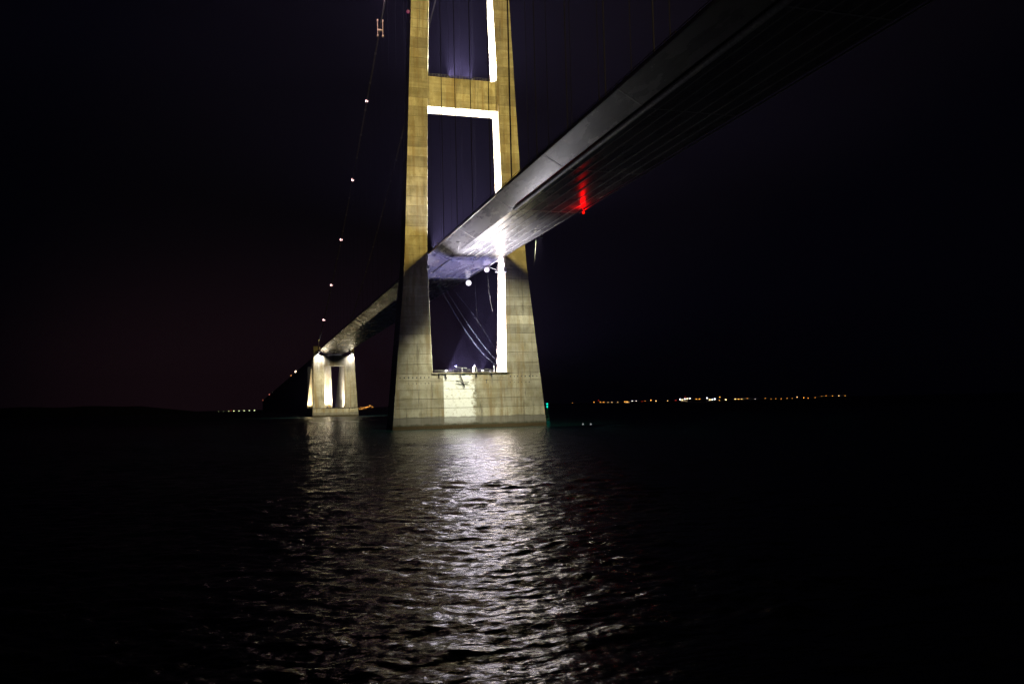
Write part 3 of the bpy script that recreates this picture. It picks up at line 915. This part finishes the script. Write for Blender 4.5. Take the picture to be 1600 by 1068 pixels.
def shore_lamp(x, y, z, r, col, st, label, group):
    root = empty('shore_lamp', (x, y, 1.0))
    tag(root, label, 'lamp', group)
    MB().tube([(0, 0, -1.5), (0, 0, z - 1 - r)], [0.3, 0.18], 6).build('pole', M['steel_dark'], root)
    MB().ball((0, 0, z - 1), r, 8, 6).build('lamp_head', lens(col, st), root, smooth=True)
ORANGE, WARM, COOL, RED = (1.0, 0.42, 0.08), (1.0, 0.72, 0.35), (0.85, 0.95, 1.0), (1.0, 0.06, 0.03)
def shore_px(px, Y):      # ground X for a bearing seen at picture column px
    d = fw + r2 * ((px - 800) / F_PX) - u2 * ((625 - 534) / F_PX)
    return CAM.x + d.x / d.y * (Y - CAM.y)
GR = 'lights along the far right shore'
town = [(928, 628, 1, 'o'), (935, 625, .9, 'r'), (938, 628, 1.1, 'o'), (943, 628, 1.2, 'o'), (950, 628, .9, 'w'), (956, 628, .9, 'w'), (965, 628, .8, 'w'),
        (976, 627, 1.2, 'o'), (980, 627.5, 1.6, 'o'), (988, 626, 1.1, 'c'), (994, 626, 1.0, 'c'), (1003, 627, .8, 'r'), (1008, 626, .8, 'o'), (1017, 625, 1.4, 'o'), (1025, 626, 1.1, 'w'), (1043, 626, .9, 'w'), (1056, 625, .9, 'r'),
        (1063, 623.5, 1.7, 'c'), (1066, 624.5, 1.6, 'w'), (1070, 623, 1.9, 'c'), (1071, 619, .9, 'r'), (1074, 622.5, 1.7, 'w'), (1078, 622, 1.5, 'c'), (1088, 623, 1.2, 'o'), (1093, 623, 1.3, 'o'), (1105, 621.5, 1.7, 'c'), (1109, 624, 1.5, 'w'), (1113, 624, 1.5, 'c'), (1117, 623, 1.9, 'c'), (1125, 620, 1.1, 'o'), (1124, 625, 1.1, 'o'), (1134, 624, 1.7, 'w'),
        (1149, 623, 1.4, 'w'), (1154, 623, 1.4, 'o'), (1159, 623, 1.2, 'w'), (1168, 622, 1.2, 'o'), (1180, 623, .8, 'c'), (1196, 622, .9, 'o'), (1205, 623, .8, 'o'), (1212, 622.5, .9, 'o'), (1221, 622.5, .9, 'o'), (1230, 622, .9, 'o'), (1238, 622, .8, 'o'),
        (1246, 620, 1.1, 'w'), (1256, 621, 1.2, 'o'), (1263, 621.5, 1.1, 'o'), (1274, 621, 1.0, 'o'), (1284, 618.5, .9, 'o'),
        (1291, 618, 1.0, 'o'), (1301, 618, 1.0, 'o'), (1311, 618, 1.2, 'w'), (1321, 618, 1.0, 'o')]
CN = {'o': (ORANGE, 'orange', 0.2), 'w': (WARM, 'warm white', 0.24), 'c': (COOL, 'cool white', 0.3), 'r': (RED, 'red', 0.12)}
ORD = ['first', 'second', 'third', 'fourth', 'fifth', 'sixth', 'seventh', 'eighth', 'ninth', 'tenth', 'eleventh', 'twelfth', 'thirteenth', 'fourteenth', 'fifteenth', 'sixteenth', 'seventeenth', 'eighteenth', 'nineteenth', 'twentieth']
count = {}
for px, py, b, c in sorted(town):
    Y = 2200 + random.uniform(-30, 60)
    X = shore_px(px, Y)
    d = fw + r2 * ((px - 800) / F_PX) - u2 * ((py - 534) / F_PX)
    z = max(2.5, CAM.z + d.z / d.y * (Y - CAM.y))
    col, nm, st = CN[c]
    part = 'left third' if px < 1040 else ('middle' if px < 1190 else 'right third')
    shore_lamp(X, Y, z, 1.15 * b, col, st * b, '%s %s lamp from left, %s of the far right shore' % (ORD[count.setdefault((part, nm), 0)], nm, part), GR)
    count[(part, nm)] += 1
# sheds of the harbour between the brightest lights
for px, w, h, lb in ((1069, 26, 6.5, 'long low harbour shed with lit windows under the brightest white lights'),
                 (1111, 20, 7.5, 'taller harbour shed with lit windows right of the long shed'),
                 (980, 18, 5.0, 'small shed with lit windows in the left third of the far shore')):
    X, Y = shore_px(px, 2236), 2236
    root = empty('harbour_shed', (X, Y, 1.2)); tag(root, lb, 'building')
    MB().box(-w / 2, w / 2, 0, 14, -2, h).build('wall', M['wall'], root)
    MB().prism_x([(-0.6, h), (14.6, h), (7, h + 2.2)], -w / 2 - 0.5, w / 2 + 0.5).build('roof', M['roof'], root)
    k = -w / 2 + 2
    while k < w / 2 - 2:
        MB().box(k, k + 1.8, -0.08, -0.02, h * 0.45, h * 0.45 + 1.5).build('window', lens(WARM, 0.06), root); k += 4
LG = 'lamps in a row on the far left shore'
for k in range(8):
    px = 341.5 + 8.0 * k
    X = shore_px(px, 2900)
    shore_lamp(X, 2900, 6.0 + 0.12 * k, 1.5 if k > 1 else 1.0, (0.85, 1.0, 0.5), (0.03, 0.035, 0.08, 0.2, 0.18, 0.2, 0.17, 0.22)[k],
               ['faintest lamp at the left end of the even row on the far left shore', 'second lamp from the left in the row on the far left shore', 'third lamp from left in the row on the far left shore, by red light',
                'fourth lamp from the left in the row on the far left shore', 'fifth lamp from the left in the row on the far left shore', 'sixth lamp from the left in the row on the far left shore',
                'second lamp from the right in the row on the far left shore', 'rightmost lamp of the row on the far left shore'][k], LG)
shore_lamp(shore_px(361, 2905), 2905, 8.5, 1.0, RED, 0.08, 'tiny red light above the row on the far left shore', LG)
OG = 'orange lights behind the anchor block'
for k in range(20):
    px = 561 + 21 * k / 19 + random.uniform(-0.5, 0.5)
    py = 637.5 - 3.2 * k / 19 + random.choice((-1.6, 0, 0, 1.4))
    Y = 2200
    d = fw + r2 * ((px - 800) / F_PX) - u2 * ((py - 534) / F_PX)
    shore_lamp(shore_px(px, Y), Y, max(3, CAM.z + d.z / d.y * (Y - CAM.y)), random.uniform(0.8, 1.2), ORANGE, random.choice((0.08, 0.14, 0.2)), '%s orange lamp from the left between the anchor block and the pylon' % ORD[k], OG)

# stand-in buoy for two stacked green light dots by the base, and a small boat light
by = empty('light_buoy', (69.3, 100.0, 0.0))
tag(by, 'green light buoy just right of the pylon base', 'buoy')
MB().tube([(0, 0, -1.0), (0, 0, 0.9)], [1.3, 1.3], 14).build('float_body', M['buoy'], by)
mb = MB()
for k in range(4):
    a = math.pi / 4 + k * math.pi / 2
    mb.bar((0.9 * math.cos(a), 0.9 * math.sin(a), 0.9), (0.3 * math.cos(a), 0.3 * math.sin(a), 6.6), 0.14)
mb.build('tower_frame', M['buoy'], by)
MB().ball((0, 0, 7.0), 0.5, 10, 8).build('lantern', lens((0.0, 0.75, 0.5), 0.12), by, smooth=True)
MB().ball((0, 0, 8.5), 0.5, 10, 8).build('lantern', lens((0.0, 0.75, 0.5), 0.12), by, smooth=True)
for k, (x, y) in enumerate(((44.8, -13.3), (46.8, -16.7))):
    f = empty('marker_float', (x, y, 0.05))
    tag(f, ['small white marker float on the water right of the pylon base, left of two', 'small white marker float on the water right of the pylon base, right of two'][k], 'float', 'marker floats beside the base')
    MB().ball((0, 0, 0.1), 0.35, 10, 6).build('ball', lens((0.9, 0.95, 1.0), 0.02), f, smooth=True)  # ball given a faint glow of its own, no lamp inside
    MB().tube([(0, 0, 0.4), (0, 0, 0.75)], 0.06, 6).build('eye', M['steel'], f)
bt = empty('motor_boat', (888, 2200, 0))
tag(bt, 'tiny far boat showing one orange light left of the shore lights', 'boat')
MB().hexa([(-5, -1.2, -0.4), (4, -1.2, -0.4), (4, 1.2, -0.4), (-5, 1.2, -0.4), (-6, -1.8, 1.4), (6.5, -0.2, 1.8), (6.5, 0.2, 1.8), (-6, 1.8, 1.4)]).build('hull', M['wall'], bt)
MB().box(-3.5, 1.0, -1.2, 1.2, 1.4, 3.6).build('cabin', M['wall'], bt)
MB().tube([(-1, 0, 3.6), (-1, 0, 6.2)], 0.08, 6).build('mast', M['steel'], bt)
MB().ball((-1, 0, 7.0), 0.95, 8, 6).build('lantern', lens(ORANGE, 0.12), bt, smooth=True)

# ------------------------------------------------------------------ night haze
hz = MB().box(-4500, 6500, -1100, 7000, -6, 275).build('haze', None)
tag(hz, 'thin night haze over the water', 'haze', kind='stuff')
hm = bpy.data.materials.new('haze'); hm.use_nodes = True
hn = hm.node_tree.nodes; hn.clear()
ho_ = hn.new('ShaderNodeOutputMaterial'); hv = hn.new('ShaderNodeVolumePrincipled')
hv.inputs['Color'].default_value = (0.52, 0.44, 1.0, 1)
hv.inputs['Density'].default_value = 0.00005
hv.inputs['Anisotropy'].default_value = 0.35
hm.node_tree.links.new(hv.outputs[0], ho_.inputs['Volume'])
hz.data.materials.append(hm)
